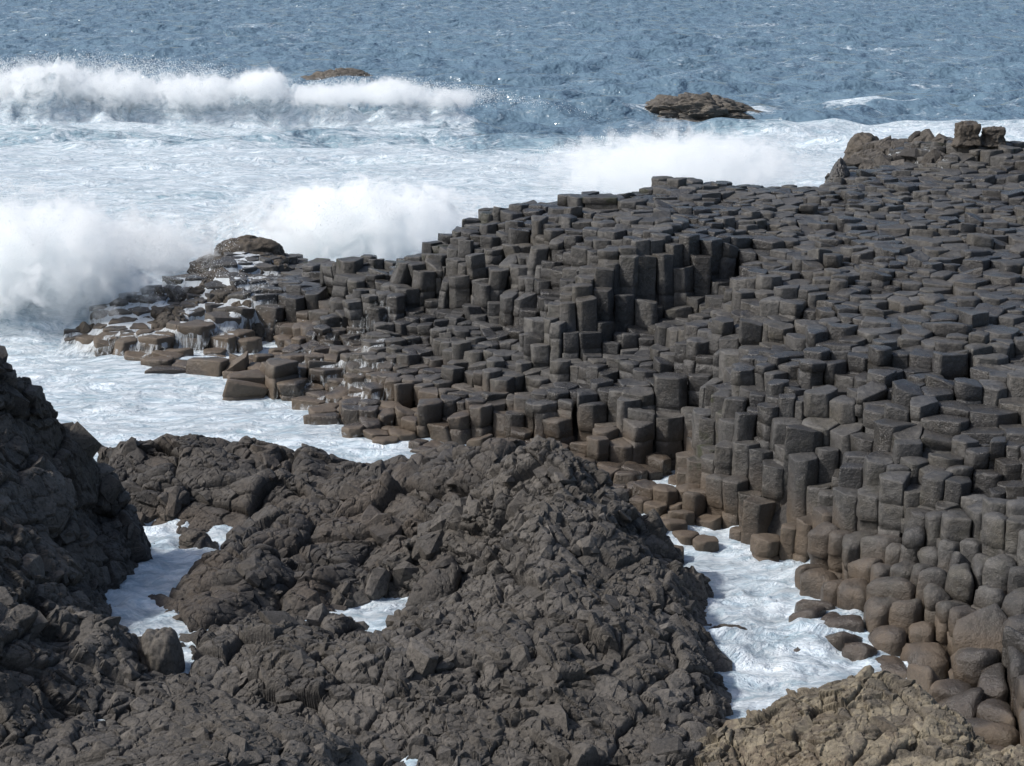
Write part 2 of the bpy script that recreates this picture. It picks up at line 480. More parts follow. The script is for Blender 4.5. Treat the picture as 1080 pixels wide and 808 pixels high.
ztop = zt * (1 - wp) + wp * (zpatch + .22 * (prnd[:, 1] - .5)) + hn * 0.06 * sstep(2, 1, slope) + .04 * hn * (1 - .4 * flat) + amp * step + (rng.random(n_s) < 0.10 * sstep(2, 1, slope)) * rng.uniform(-.40, .28, n_s) * (1 - .5 * flat)
worn = np.clip(1.15 * sstep(530, 590, PYs) * sstep(820, 900, PXs) + sstep(0.9, 0.2, zt) * 0.22 + 0.14 * (rng.random(n_s) < .25), 0, 1)

def round_poly(poly, r):
    k = len(poly); out = []
    for a in range(k):
        p0, p1, p2 = poly[a - 1], poly[a], poly[(a + 1) % k]
        e0, e1 = p0 - p1, p2 - p1
        l0, l1 = np.linalg.norm(e0), np.linalg.norm(e1)
        r0, r1 = min(r, l0 * .42), min(r, l1 * .42)
        A, B = p1 + e0 / l0 * r0, p1 + e1 / l1 * r1
        out += [A, (A + 2 * p1 + B) / 4, B, (B + (p2 - e1 / l1 * min(r, l1 * .42))) / 2]
    return np.array(out)

def build_column(i):
    poly, nb = cell_poly(i)
    if poly is None: return None
    r = np.random.default_rng(i)
    wr = worn[i]
    cen = poly.mean(0)
    poly = cen + (poly - cen) * (0.982 - 0.02 * wr)
    base = round_poly(poly, 0.028 + 0.065 * wr + 0.02 * r.random())
    m = len(base)
    z1 = ztop[i]
    zn = min([ztop[k] for k in nb] + [z1]) if nb else z1
    z0 = max(min(zn, z1) - 0.35, -1.2)
    tilt = r.normal(0, 0.05 + 0.10 * wr, 2) * (3.0 if r.random() < .16 else 1)
    dome = r.uniform(-0.02, 0.03) + 0.055 * wr
    bev = 0.010 + 0.038 * wr + 0.012 * r.random()
    lean = r.normal(0, 0.03, 2) + (r.normal(0, .13, 2) if (PXs[i] < 600 and r.random() < .5) else 0)
    rings = [(0.45, dome, 0), (0.80, dome * .55, 0), (1 - bev * 2.6, dome * .12, 0), (1 - bev * .8, -bev * .35, 0), (1.0, -bev * 1.3, 0)]
    offx = np.zeros(2); sc = 1.0
    z = z1 - bev * 1.3
    nxt = z1 - r.uniform(.12, .5)
    segs = []
    tall = slope[i] > 1.5
    if tall: nxt = z1 - r.uniform(.5, 1.4)
    while z > z0:
        z -= 0.13 * r.uniform(.8, 1.2)
        if z < nxt and z > z0 + .08:
            segs.append((sc, z + .014, offx)); segs.append((sc * .935, z, offx))
            sc = r.uniform(.94, 1.04); offx = r.normal(0, .020, 2)
            segs.append((sc, z - .016, offx)); nxt = z - (r.uniform(.6, 1.4) if tall else r.uniform(.16, .55))
            z -= .016
        else:
            segs.append((sc, z, offx))
    V = [np.r_[cen, z1 + dome * 1.1]]
    for s, dz, _ in rings:
        q = cen + (base - cen) * s
        V.append(np.c_[q, np.full(m, z1 + dz)])
    for s, zz, o_ in segs:
        q = cen + (base - cen) * s + o_ + lean * (zz - z1)
        V.append(np.c_[q, np.full(m, zz)])
    V = np.vstack(V)
    nr = len(rings) + len(segs)
    # tilt of the top fades down the shaft
    fade = np.clip(1 + (V[:, 2] - z1) / 0.35, 0, 1)
    V[:, 2] += (V[:, :2] - cen) @ tilt * fade
    V[:, :2] += seeds[i]
    nz = fbm(V * 5.0, 3, 5); nx = fbm(V * 6.0 + 31, 3, 9); ny = fbm(V * 6.0 + 77, 3, 13)
    a_ = 0.030 + 0.02 * wr
    V += np.c_[nx, ny, nz] * a_
    F3 = [(0, 1 + k, 1 + (k + 1) % m) for k in range(m)]
    a = 1 + np.arange(nr * m).reshape(nr, m)
    b = np.roll(a, -1, 1)
    F4 = np.stack([a[:-1], a[1:], b[1:], b[:-1]], -1).reshape(-1, 4)
    return V, F3, F4

def loops_of(F3, F4):
    idx = np.r_[np.array(F3).ravel(), F4.ravel()]
    st = np.r_[np.arange(len(F3)) * 3, len(F3) * 3 + np.arange(len(F4)) * 4]
    return idx, st

cols = {}
ids = [i for i in ids if ztop[i] > .05]
for i in ids:
    c = build_column(i)
    if c: cols[i] = c
# how large each shows in the photo
score = {}
NB = {}
for i in cols:
    d = PDs[i]
    front = ((seeds - seeds[i]) ** 2).sum(1) < .75 ** 2
    fr = front & (seeds[:, 1] < seeds[i, 1] - .12) & (abs(seeds[:, 0] - seeds[i, 0]) < .4)
    zf = np.median(ztop[fr]) if fr.any() else ztop[i] - .3
    expo = max(0, min(ztop[i] - max(zf, 0), 1.6))
    NB[i] = expo
    hidden = 0
    x_, y_ = PXs[i], PYs[i]
    inside = (-5 < x_ < 1085) and (-5 < y_ < 812)
    if y_ > 452 and x_ < 640: hidden = 1
    if x_ < 720 and y_ > 520: hidden = 1
    score[i] = (0.5 * expo + .2 * (CAM_H - ztop[i]) / d) * (FPX / d) ** 2 * (0 if (hidden or not inside or ztop[i] < 0) else 1)
order = sorted(cols, key=lambda i: -score[i])
solo = [i for i in order[:300] if score[i] > 0]
soloset = set(solo)
tint = np.clip(0.45 + 0.33 * rng.normal(size=n_s), 0, 1)
weed = np.clip(sstep(3, 0, np.zeros(n_s)) * 0, 0, 1)
# seaward crest carries dark weed
zb_ = causeway(seeds[:, 0] - .2, seeds[:, 1] + 1.6, -1)
weed = np.where(zb_ < zt - .5, .9, 0.12)

ZONES = [
 (lambda x, y: y > 540 and x > 870, 'beside the right-hand pool', 'rounded columns beside the pool'),
 (lambda x, y: x > 700 and y > 500 and x <= 870, 'at the brown pool edge', 'brown columns at the pool edge'),
 (lambda x, y: x > 590 and x <= 870 and 405 < y <= 500, 'on the lower stepped wall', 'columns of the lower stepped wall'),
 (lambda x, y: x > 870 and 405 < y <= 540, 'on the broken right-edge steps', 'broken column steps on the right'),
 (lambda x, y: 560 < x <= 830 and 225 < y <= 345, 'in the tall cliff face', 'columns of the tall cliff'),
 (lambda x, y: 560 < x <= 830 and 345 < y <= 405, 'below the tall cliff', 'columns on the ledge below the cliff'),
 (lambda x, y: x > 830 and y <= 405 and y > 225, 'on the upper right slope', 'columns of the upper right slope'),
 (lambda x, y: x > 560 and y <= 225, 'on the worn upper pavement', 'columns of the upper pavement'),
 (lambda x, y: x <= 345 and y <= 380, 'on the wave-washed point', 'columns of the wave-washed point'),
 (lambda x, y: x <= 560 and y <= 345, 'on the left shoulder', 'columns of the left shoulder'),
 (lambda x, y: True, 'on the low brown shelf', 'columns of the low brown shelf'),
]
def zone(x, y):
    for f_, t_, g_ in ZONES:
        if f_(x, y): return t_, g_
info = []
for i in solo:
    t_, g_ = zone(PXs[i], PYs[i])
    e = NB[i]
    size = 'tall' if e > .75 else ('knee-high' if e > .3 else 'low')
    tone = 'dark' if tint[i] < .3 else ('pale grey' if tint[i] > .65 else 'grey')
    if ztop[i] < .8: tone = 'brownish'
    top = 'rounded' if worn[i] > .55 else 'flat-topped'
    info.append([i, f'{size} {tone} {top} column', t_, g_])
from collections import defaultdict
sets = defaultdict(list)
for rec in info: sets[(rec[1], rec[2])].append(rec)
ONES = 'first second third fourth fifth sixth seventh eighth ninth tenth eleventh twelfth thirteenth fourteenth fifteenth sixteenth seventeenth eighteenth nineteenth'.split()
def ordinal(k):
    if k < 19: return ONES[k]
    n = k + 1; t = {2: 'twent', 3: 'thirt', 4: 'fort', 5: 'fift', 6: 'sixt', 7: 'sevent', 8: 'eight', 9: 'ninet'}[n // 10]
    return t + 'ieth' if n % 10 == 0 else t + 'y-' + ONES[n % 10 - 1]
for (a_, b_), rs in sets.items():
    rs.sort(key=lambda r_: PXs[r_[0]])
    for k, r_ in enumerate(rs):
        i = r_[0]
        lab = f'{a_} {b_}' if len(rs) == 1 else f'{ordinal(k)} {a_} from the left {b_}'
        V, F3, F4 = cols[i]
        o0 = np.array([seeds[i, 0], seeds[i, 1], ztop[i] - 1.0])
        ob = mesh_obj('basalt_column', V - o0, None, M_BASALT, {'tint': np.full(len(V), tint[i]), 'weed': np.full(len(V), weed[i])},
                      label=lab, cat='basalt column', kind='thing', group=r_[3], loops=loops_of(F3, F4))
        ob.location = o0
# all the smaller ones as one mass
Vs, I3, I4, T_, W_ = [], [], [], [], []
nv = 0
for i in cols:
    if i in soloset: continue
    V, F3, F4 = cols[i]
    Vs.append(V); I3.append(np.array(F3) + nv); I4.append(F4 + nv); nv += len(V)
    T_.append(np.full(len(V), tint[i])); W_.append(np.full(len(V), weed[i]))
i3, i4 = np.vstack(I3), np.vstack(I4)
mesh_obj('basalt_columns', np.vstack(Vs), None, M_BASALT, {'tint': np.concatenate(T_), 'weed': np.concatenate(W_)},
         label='mass of smaller basalt columns paving the causeway down to the surf', cat='basalt columns', kind='stuff', loops=loops_of(i3, i4))
# bedrock under the columns so that no gap looks through
gx = np.arange(-14, 20, .25); gy = np.arange(22, 66, .25)
GX, GY = np.meshgrid(gx, gy)
GZ = causeway(GX, GY, -2.0).reshape(GX.shape)
GZ = np.minimum(blur(GZ, 1.5), GZ) - .55
mesh_obj('bedrock', np.c_[GX.ravel(), GY.ravel(), GZ.ravel()], grid_faces(*GX.shape), M_RIDGE, {'tint': np.full(GX.size, .2), 'up': np.ones(GX.size)}, kind='structure',
         label='dark bedrock under the basalt columns', cat='bedrock')

# ------------------------------------------------------------------ cracked crags
def crag(name, cps, extra, mat, label, cat, res=0.016, blocks=((0.9, .16, .22), (.33, .10, .5), (.17, .04, .45)), seed=1, bed=(0, 0, 0), sm=4, crackw=.035, zmin=-.7, group=None, flat=(1, 1, 1), chunks=()):
    P = [pix(*c) for c in cps] + list(extra)
    tin = Tin(P)
    A = np.array(P)
    xs = np.arange(A[:, 0].min(), A[:, 0].max() + res, res); ys = np.arange(A[:, 1].min(), A[:, 1].max() + res, res)
    X, Y = np.meshgrid(xs, ys)
    inside = tin(X, Y, -99).reshape(X.shape)
    Z = np.where(inside < -50, zmin, inside)
    Z = blur(Z, sm * .022 / res)
    gyv, gxv = np.gradient(Z, res)
    N = np.stack([-gxv, -gyv, np.ones_like(Z)], -1); N /= np.linalg.norm(N, axis=-1, keepdims=True)
    Q = np.c_[X.ravel(), Y.ravel(), Z.ravel()]; N = N.reshape(-1, 3)
    from mathutils import Euler
    M = np.array(Euler(bed).to_matrix())
    q = Q @ M.T * np.array(flat)
    q = q + .05 * np.c_[fbm(q * 1.3, 3, seed + 50), fbm(q * 1.3 + 9, 3, seed + 51), fbm(q * 1.3 + 19, 3, seed + 52)]
    D = .14 * fbm(Q * .8, 4, seed)
    tnt = np.zeros(len(Q)); side = np.zeros((len(Q), 3))
    for k, (s, a, tg) in enumerate(blocks):
        f1, f2, rnd, vec = worley(q / s, seed + 100 * k)
        mod = 1.0 if k == 0 else np.clip(.55 + .9 * fbm(Q * .9, 3, seed + 7 + k), .15, 1.3)
        tl = (rnd[:, 1:4] - .5) * 1.5
        cr = np.exp(-(f2 - f1) / crackw)
        D += mod * (a * ((rnd[:, 0] - .5) * 1.3 - 1.1 * cr) + s * tg * (vec * tl).sum(1))
        tnt += (.6, .9, .35)[min(k, 2)] * (rnd[:, 2] - .5)
        if k == 1: side += (rnd[:, 1:4] - .5) * (a * .6 * (1 - cr) * mod)[:, None] if not np.isscalar(mod) else 0
    D += .010 * fbm(Q * 14, 3, seed + 3)
    V = Q + N * D[:, None] + side * np.array((1, 1, .4))
    tn = np.clip(.5 + .55 * tnt + .25 * fbm(Q * 2.2, 3, seed + 8), 0, 1)
    F = grid_faces(*X.shape)
    # drop what lies deep under water
    ok = (V[F][:, :, 2].max(1) > -.45)
    F = F[ok]
    usedv = np.zeros(len(V), bool); usedv[F.ravel()] = True
    re = np.cumsum(usedv) - 1
    c0 = np.array([A[:, 0].mean(), A[:, 1].mean(), 0])
    if chunks:
        cv, ct, ctn, cup = chunk_field(V, N, F, chunks, seed)
        VV = np.vstack([V[usedv], cv]) - c0
        tt = np.r_[tn[usedv], ctn]; up_ = np.r_[np.clip(N[usedv, 2] * 1.4 - .3, 0, 1), cup]
        o = mesh_obj(name, VV, None, mat, smooth=False, attrs={'tint': tt, 'up': up_}, label=label, cat=cat, group=group, loops=loops_of(ct + int(usedv.sum()), re[F]))
        o.location = c0
        return o
    o = mesh_obj(name, V[usedv] - c0, re[F], mat, smooth=False, attrs={'tint': tn[usedv], 'up': np.clip(N[usedv, 2] * 1.4 - .3, 0, 1)}, label=label, cat=cat, group=group)
    o.location = c0
    return o

import bmesh
PROTO = []
pr = np.random.default_rng(99)
for k in range(40):
    bm = bmesh.new()
    n_ = pr.integers(14, 26)
    u = pr.normal(size=(n_, 3)); u /= np.abs(u).max(1)[:, None] ** .6 * np.linalg.norm(u, axis=1)[:, None] ** .4
    u *= np.array((1, pr.uniform(.65, 1), pr.uniform(.5, .85)))
    for q_ in u: bm.verts.new(q_)
    h_ = bmesh.ops.convex_hull(bm, input=bm.verts[:])
    bmesh.ops.delete(bm, geom=[v for v in bm.verts if not v.link_faces], context='VERTS')
    bmesh.ops.triangulate(bm, faces=bm.faces[:])
    bm.verts.index_update()
    PROTO.append((np.array([v.co for v in bm.verts]), np.array([[v.index for v in f.verts] for f in bm.faces])))
    bm.free()

def chunk_field(V, N, F, chunks, seed):
    """angular blocks bedded into the surface of a crag"""
    r = np.random.default_rng(seed)
    e1, e2 = V[F[:, 2]] - V[F[:, 0]], V[F[:, 3]] - V[F[:, 1]]
    ar = .5 * np.linalg.norm(np.cross(e1, e2), axis=1)
    ar = np.minimum(ar, np.percentile(ar, 99))
    cum = np.cumsum(ar)
    OV, OT, OT2, OU, nv = [], [], [], [], 0
    for (rad, per, sink, spread, thr) in chunks:
        n = int(cum[-1] * per)
        f = np.searchsorted(cum, r.random(n) * cum[-1])
        f = np.minimum(f, len(F) - 1)
        P = V[F[f]].mean(1); Nn = N[F[f, 0]]
        keepm = (fbm(P * .8, 3, seed + 17) + .25 * r.normal(size=n) > thr) & (P[:, 2] > -.25)
        P, Nn = P[keepm], Nn[keepm]; n = len(P)
        size = rad * np.clip(np.exp(r.normal(0, spread, n)), .45, 1.55)
        # frame: z along a blend of the surface normal and the bedding direction
        zdir = Nn + r.normal(0, .30, (n, 3)); zdir /= np.linalg.norm(zdir, axis=1)[:, None]
        t = r.normal(size=(n, 3)) * .7 + np.array((.8, .25, .5)); xdir = t - (t * zdir).sum(1)[:, None] * zdir; xdir /= np.linalg.norm(xdir, axis=1)[:, None]
        ydir = np.cross(zdir, xdir)
        pk = r.integers(0, len(PROTO), n)
        tv = np.clip(r.normal(.5, .27, n), 0, 1)
        C = P - zdir * (size * (sink + .12))[:, None]
        for k in range(len(PROTO)):
            ii = np.nonzero(pk == k)[0]
            if not len(ii): continue
            pv, pf = PROTO[k]
            st = np.stack([r.uniform(.8, 1.25, len(ii)), r.uniform(.7, 1.1, len(ii)), r.uniform(.55, .95, len(ii))], 1)
            L_ = pv[None] * st[:, None, :] * size[ii][:, None, None]
            W = L_[:, :, :1] * xdir[ii][:, None] + L_[:, :, 1:2] * ydir[ii][:, None] + L_[:, :, 2:] * zdir[ii][:, None] + C[ii][:, None]
            OV.append(W.reshape(-1, 3))
            OT.append((pf[None] + (np.arange(len(ii)) * len(pv))[:, None, None]).reshape(-1, 3) + nv); nv += W.shape[0] * len(pv)
            OT2.append(np.repeat(tv[ii], len(pv))); OU.append(np.repeat(np.clip(Nn[ii, 2] * 1.4 - .3, 0, 1), len(pv)))
    return np.vstack(OV), np.vstack(OT), np.concatenate(OT2), np.concatenate(OU)

# left crag
L = [(0,372,3.7),(-100,340,4.2),(-250,330,4.5),(55,415,2.9),(85,450,2.3),(110,480,1.75),(140,525,.95),(165,558,.2),(28,384,3.4),
     (112,585,-.15),(103,602,-.15),(122,637,-.15),(150,660,-.2),
     (30,450,2.6),(60,500,1.7),(90,550,.8),(0,450,2.7),(0,520,2.05),(0,600,1.5),(0,680,1.0),(0,750,.45),(60,580,.95),(60,640,.85),(90,615,.55),(115,652,.75),(60,700,.6),(140,695,.3),(115,720,.3),(60,745,.25),(155,745,.1),(120,775,-.1),(60,790,.0),(0,800,.1),(170,725,.12),(185,750,.05),(150,790,-.2),(0,830,-.1),
     (-120,450,3.2),(-120,600,2.0),(-120,750,.8),(-250,600,2.4),(-250,800,.7),(-250,450,3.4)]
ex = [off(0,372,3.7,.1,1.2,1.8), off(0,372,3.7,.1,2.6,-.6), off(-100,340,4.2,0,2,1.5), off(-100,340,4.2,0,3.4,-.7), off(-250,330,4.5,0,3,-.7),
      off(55,415,2.9,.35,.9,.8), off(55,415,2.9,.5,1.6,-.6), off(110,480,1.75,.45,.7,-.4), off(140,525,.95,.4,.5,-.6), off(165,558,.2,.5,.4,-.6),off(28,384,3.4,.2,1.8,-.2)]
crag('rock_outcrop', L, ex, M_CRAG, 'tall dark cracked crag rising at the left edge above a foaming inlet', 'crag', seed=11, bed=(.3, .5, .4), chunks=((.17, 11, .55, .35, .02), (.10, 14, .45, .35, .06), (.30, 3, .7, .3, -.05)))

# low ridge behind, with the smooth slab sloping into the inlet
RG = [(125,461,.9),(200,453,1.0),(260,452,1.0),(320,469,.8),(360,485,.55),(430,477,.9),(480,466,1.3),(560,462,1.9),
      (150,510,.5),(180,545,.1),(225,553,.0),(260,510,.5),(290,545,.42),(300,580,.4),(330,510,.6),(400,520,.7),(400,560,.5),(400,602,.15),(340,622,.15),(352,612,.2),(450,618,.3),(270,600,.5),
      (228,562,-.15),(205,600,-.15),(180,640,-.15),(163,657,-.2),(245,558,.55),(280,566,.62),(265,610,.45),(225,640,.25),(195,690,.1),(300,628,.2),(480,560,.7),(480,605,.3),(540,540,1.1),(560,600,.4),(165,565,-.3),(110,520,.1),(105,470,.6)]
ex = [off(a, b, c, 0, 1.5, -.5) for a, b, c in RG[:8]] + [off(a, b, c, 0, .6, c - .25) for a, b, c in RG[:8]] + [off(a, b, 0, 0, 0, -.6) for a, b in ((362,630),(385,632),(410,632),(432,630),(395,650),(420,648))] + [off(105,470,.6,0,1.5,-.5)]
crag('rock_ridge', RG, ex, M_RIDGE, 'low dark wet ridge with a smooth slab sloping into the narrow inlet', 'rock ridge', seed=23, bed=(.5, -.4, .8), blocks=((1.1, .18, .3), (.40, .08, .4), (.16, .03, .4)), flat=(1, .6, 1.3), crackw=.08, chunks=((.22, 5, .45, .4, .02), (.10, 10, .3, .4, .08)))

# main central crag
CR = [(560,465,2.15),(590,462,2.25),(612,474,2.1),(640,502,1.65),(690,552,.85),(725,595,.2),(742,625,-.2),(748,655,-.2),(768,700,-.2),(790,735,-.2),(772,768,-.2),
      (590,510,1.85),(560,550,1.5),(640,560,1.3),(700,600,.85),(600,600,1.25),(680,640,.95),(725,650,.6),(735,695,.6),(760,730,.35),(740,755,.15),(700,740,.4),(600,660,.95),(600,720,.6),(600,780,.25),(660,700,.7),
      (500,600,.8),(455,632,.45),(397,664,.04),(340,637,.35),(250,650,.25),(185,712,.12),(175,740,.15),(160,770,.05),(300,700,.4),(400,700,.5),(500,680,.75),(300,750,.15),(420,770,.2),(220,770,.1),(500,800,.2),(500,860,.15),(700,790,.25),(750,775,.15),(650,860,.15),(760,830,.1),(300,810,.1),(400,840,.15),(520,520,1.4),(530,490,1.6)]
ex = [off(a, b, c, .1, .9, c - 1.1) for a, b, c in CR[:6]] + [off(a, b, c, .3, 1.7, -.6) for a, b, c in CR[:6]] + \
     [off(500,600,.8,-.2,.7,.1), off(450,630,.5,-.1,.5,-.3), off(375,634,0,0,0,-.5), off(397,640,0,0,0,-.6), off(425,634,0,0,0,-.5), off(400,650,0,0,0,-.25), off(340,637,.35,0,.5,-.2), off(250,650,.25,0,.5,-.2)]
crag('rock_outcrop', CR, ex, M_CRAG, 'broad blocky central crag with a pointed top beside the right-hand pool', 'crag', seed=37, bed=(.2, -.6, .5), flat=(1, 1, 1.35), chunks=((.17, 13, .55, .35, -.06), (.10, 15, .45, .35, .04), (.28, 4, .7, .3, -.05)))

# brown ledge of the wave-washed point, worn down to bedrock between its last columns
SL = [(60,363,-.05),(100,358,.12),(82,346,.36),(115,326,.62),(130,344,.5),(150,328,.75),(150,363,-.05),(175,302,1.0),(180,338,.6),(215,330,.78),(220,362,-.05),(220,310,1.0),(220,287,1.25),(245,266,1.3),(270,262,1.35),(290,324,.85),(290,361,-.05),(290,308,1.0),(310,272,1.25)]
crag('rock_ledge', SL, [off(a, b, c, -.1, .9, c - .2) for a, b, c in (SL[2], SL[3], SL[7], SL[13], SL[14])] + [off(a, b, c, -.4, 2.2, -.6) for a, b, c in (SL[0], SL[2], SL[3], SL[7], SL[13], SL[14])] + [off(60,363,-.05,-.6,-.1,-.5)],
     M_SEAROCK, 'continuous brown ledge sloping into the surf at the left tip of the causeway', 'rock ledge', seed=83, res=.03, blocks=((1.0, .16, .2), (.45, .12, .3), (.2, .04, .3)), bed=(.1, .2, .4), crackw=.06, chunks=((.20, 6, .5, .35, .0),))

# jagged rock along the upper right crest
JC = [(880,176,3.7),(895,160,3.95),(915,152,4.1),(935,148,4.3),(955,150,4.3),(968,142,4.55),(985,140,4.6),(1000,148,4.5),(930,172,3.85),(965,172,4.0),(1000,170,4.15),(900,182,3.6)]
crag('rock_outcrop', JC, [off(a, b, c, 0, .8, c - .3) for a, b, c in JC[:8]] + [off(a, b, c, 0, 1.8, 2.4) for a, b, c in JC[:8]], M_CRAG, 'jagged broken rock along the skyline crest beside the pointed rock', 'crag', seed=77, res=.03, zmin=2.0, blocks=((.9, .2, .3), (.4, .12, .45), (.2, .05, .4)),
     chunks=((.30, 3, .3, .4, -.3), (.18, 7, .3, .35, -.1)))

# ledge at the bottom left
LB = [(25,815,.7),(90,790,.85),(150,770,1.0),(210,757,1.1),(275,752,1.15),(330,765,1.0),(370,785,.8),(400,812,.5),(200,808,1.15),(300,808,1.1),(200,870,1.1),(350,870,.7),(60,860,.9),(-40,870,.6),(-60,830,.5),(430,870,.2)]
ex = [off(a, b, c, 0, .5, c - .7) for a, b, c in LB[:8]] + [off(a, b, c, 0, 1.0, .12) for a, b, c in LB[:7]] + [pix(*q) for q in ((165,722,.15),(190,735,.15),(110,765,.12),(50,785,.1),(250,735,.1),(172,702,.12),(195,695,.15),(230,715,.1),(20,770,-.2))]
crag('rock_ledge', LB, ex, M_CRAG, 'low cracked grey ledge at the bottom left in front of the dark gully', 'rock ledge', seed=51, blocks=((.8, .10, .15), (.26, .045, .22), (.12, .02, .25)), bed=(.2, .1, .3), sm=5, crackw=.04, chunks=((.18, 14, .55, .3, -.1), (.10, 16, .45, .3, -.05)))

# lichen rock at the bottom right
LR = [(735,778,.25),(795,748,.5),(850,719,.75),(900,706,.9),(950,716,.9),(1000,742,.85),(1040,765,.8),(1100,797,.75),(1180,810,.8),(900,760,.7),(900,808,.5),(820,780,.4),(780,805,.2),(700,815,.05),(1000,808,.6),(900,870,.3),(1050,870,.45),(1180,870,.5),(740,870,.0),(660,870,-.2)]
ex = [off(a, b, c, 0, .5, c - .5) for a, b, c in LR[:9]] + [off(a, b, c, 0, 1.1, -.5) for a, b, c in LR[:9]]
crag('lichen_rock', LR, ex, M_LICHEN, 'low tan rock crusted with pale lichen at the bottom right', 'rock', seed=63, blocks=((.7, .10, .25), (.30, .07, .45), (.12, .03, .4)), bed=(.3, .2, .2), sm=4, crackw=.03, chunks=((.20, 8, .62, .35, -.05), (.09, 9, .45, .35, .05)))

# ------------------------------------------------------------------ single rocks
def boulder(name, center, size, mat, label, cat='rock', seed=0, facet=.12, rough=.05, crag_=0.0, rot=0, cut=None, nlat=70, nlon=110, group=None, shape=None):
    th = np.linspace(0.02, math.pi - .02, nlat); ph = np.linspace(0, 2 * math.pi, nlon, endpoint=False)
    T, P_ = np.meshgrid(th, ph, indexing='ij')
    U = np.c_[(np.sin(T) * np.cos(P_)).ravel(), (np.sin(T) * np.sin(P_)).ravel(), np.cos(T).ravel()]
    r = 1 + .28 * fbm(U * 1.4 + seed * 7.7, 3, seed)
    f1, f2, rnd, vec = worley(U * 1.9 + seed * 3.1, seed + 4)
    r = r + facet * ((rnd[:, 0] - .5) * 1.6 + (vec * (rnd[:, 1:4] - .5)).sum(1) * 1.6 - .5 * np.exp(-(f2 - f1) / .1)) + rough * fbm(U * 7, 3, seed + 9)
    if crag_:
        g1, g2, gr, gv = worley(U * 6.5 + seed, seed + 31)
        r = r + crag_ * ((gr[:, 0] - .5) + 1.2 * (gv * (gr[:, 1:4] - .5)).sum(1) - .6 * np.exp(-(g2 - g1) / .1)) + crag_ * .5 * fbm(U * 22, 3, seed + 13)
    V = U * r[:, None]
    V[:, :2] /= np.where(U[:, 2] < 0, np.maximum(np.sqrt(1 - U[:, 2] ** 2), .45), 1)[:, None]
    if shape: V = shape(V, U)
    V = V * np.array(size)
    c, s = math.cos(rot), math.sin(rot)
    V = np.c_[V[:, 0] * c - V[:, 1] * s, V[:, 0] * s + V[:, 1] * c, V[:, 2]]
    a = np.arange(nlat * nlon).reshape(nlat, nlon); b = np.roll(a, -1, 1)
    F = np.stack([a[:-1], a[1:], b[1:], b[:-1]], -1).reshape(-1, 4)
    n0 = len(V)
    V = np.vstack([V, V[a[0]].mean(0), V[a[-1]].mean(0)])
    F3 = [(n0, a[0, k], b[0, k]) for k in range(nlon)] + [(n0 + 1, b[-1, k], a[-1, k]) for k in range(nlon)]
    tn = np.clip(.5 + .5 * np.r_[rnd[:, 2] - .5, 0, 0], 0, 1)
    o = mesh_obj(name, V, None, mat, {'tint': tn, 'up': np.ones(len(V)), 'weed': np.full(len(V), .5)}, label=label, cat=cat, group=group, loops=loops_of(F3, F))
    o.location = center
    return o

x, y, z = pix(168, 692, .15)
boulder('boulder', (x, y, .1), (.30, .34, .50), M_PALEROCK, 'smooth upright brown boulder wedged at the foot of the narrow inlet', 'boulder', 3, .04, .03)
# far rocks out in the surf
def far_rock(V, U): 
    V = V.copy(); k = V[:, 0]
    V[:, 2] *= np.clip(1.15 - .55 * (k - (-.45)) ** 2 * np.where(k > -.45, .8, 3.5), .1, 2); return V
x, y, z = pix(744, 119, 0)
boulder('rock', (x, y, -.55), (4.6, 2.2, 1.45), M_PALEROCK, 'jagged brown rock standing alone far out in the surf', 'rock', 8, .16, .17, shape=far_rock, nlat=200, nlon=320, crag_=.07)
x, y, z = pix(354, 82, 0)
boulder('rock', (x, y, -.9), (3.6, 1.6, 1.5), M_PALEROCK, 'low awash brown rock just behind the far breaking wave', 'rock', 9, .12, .08, .05, nlat=90, nlon=150)
x, y, z = pix(615, 112, 0)
# two blocks on the skyline and the pointed rock
def blocky(V, U):
    m = np.abs(U).max(1)[:, None]
    return V / (m ** .75)
x, y, z = pix(1017, 152, 4.5)
boulder('rock', (x, y - .2, 4.8), (.30, .34, .32), M_SEAROCK, 'dark squarish rock standing at the upper right skyline, left one of two', 'rock', 15, .06, .05, shape=blocky)
x, y, z = pix(1046, 152, 4.5)
boulder('rock', (x, y - .1, 4.72), (.30, .34, .25), M_SEAROCK, 'lower dark rock at the upper right skyline, right one of two', 'rock', 16, .06, .05, shape=blocky)
x, y, z = pix(885, 188, 3.75)
boulder('rock', (x, y, 3.9), (.26, .26, .40), M_BASALT, 'small pointed dark rock standing on the seaward crest', 'rock', 17, .10, .06, shape=lambda V, U: V * np.c_[1 - .55 * np.clip(U[:, 2], -1, 1), 1 - .55 * U[:, 2], np.ones(len(U))])
x, y, z = pix(915, 165, 3.6)
boulder('rock', (x, y + .6, 3.6), (.62, .6, .6), M_SEAROCK, 'rounded rock behind the crest with white water pouring off it', 'rock', 18, .06, .05)
x, y, z = pix(262, 272, 1.2)
boulder('rock', (x, y + .4, 1.2), (.95, .8, .55), M_SEAROCK, 'rounded brown rock topping the wave-washed point', 'rock', 19, .07, .05)
x, y, z = pix(222, 280, 1.0)
boulder('rock', (x, y, .95), (.6, .6, .34), M_SEAROCK, 'flatter brown rock left of the rounded one on the point', 'rock', 20, .09, .05)
x, y, z = pix(768, 668, 0)
boulder('rock', (x, y, -.03), (.28, .22, .17), M_SEAROCK, 'small half-drowned rock in the right-hand pool', 'rock', 21, .06, .05)
x, y, z = pix(205, 568, 0)
boulder('rock', (x, y, .0), (.24, .2, .14), M_SEAROCK, 'small dark rock awash in the narrow inlet', 'rock', 22, .06, .05)

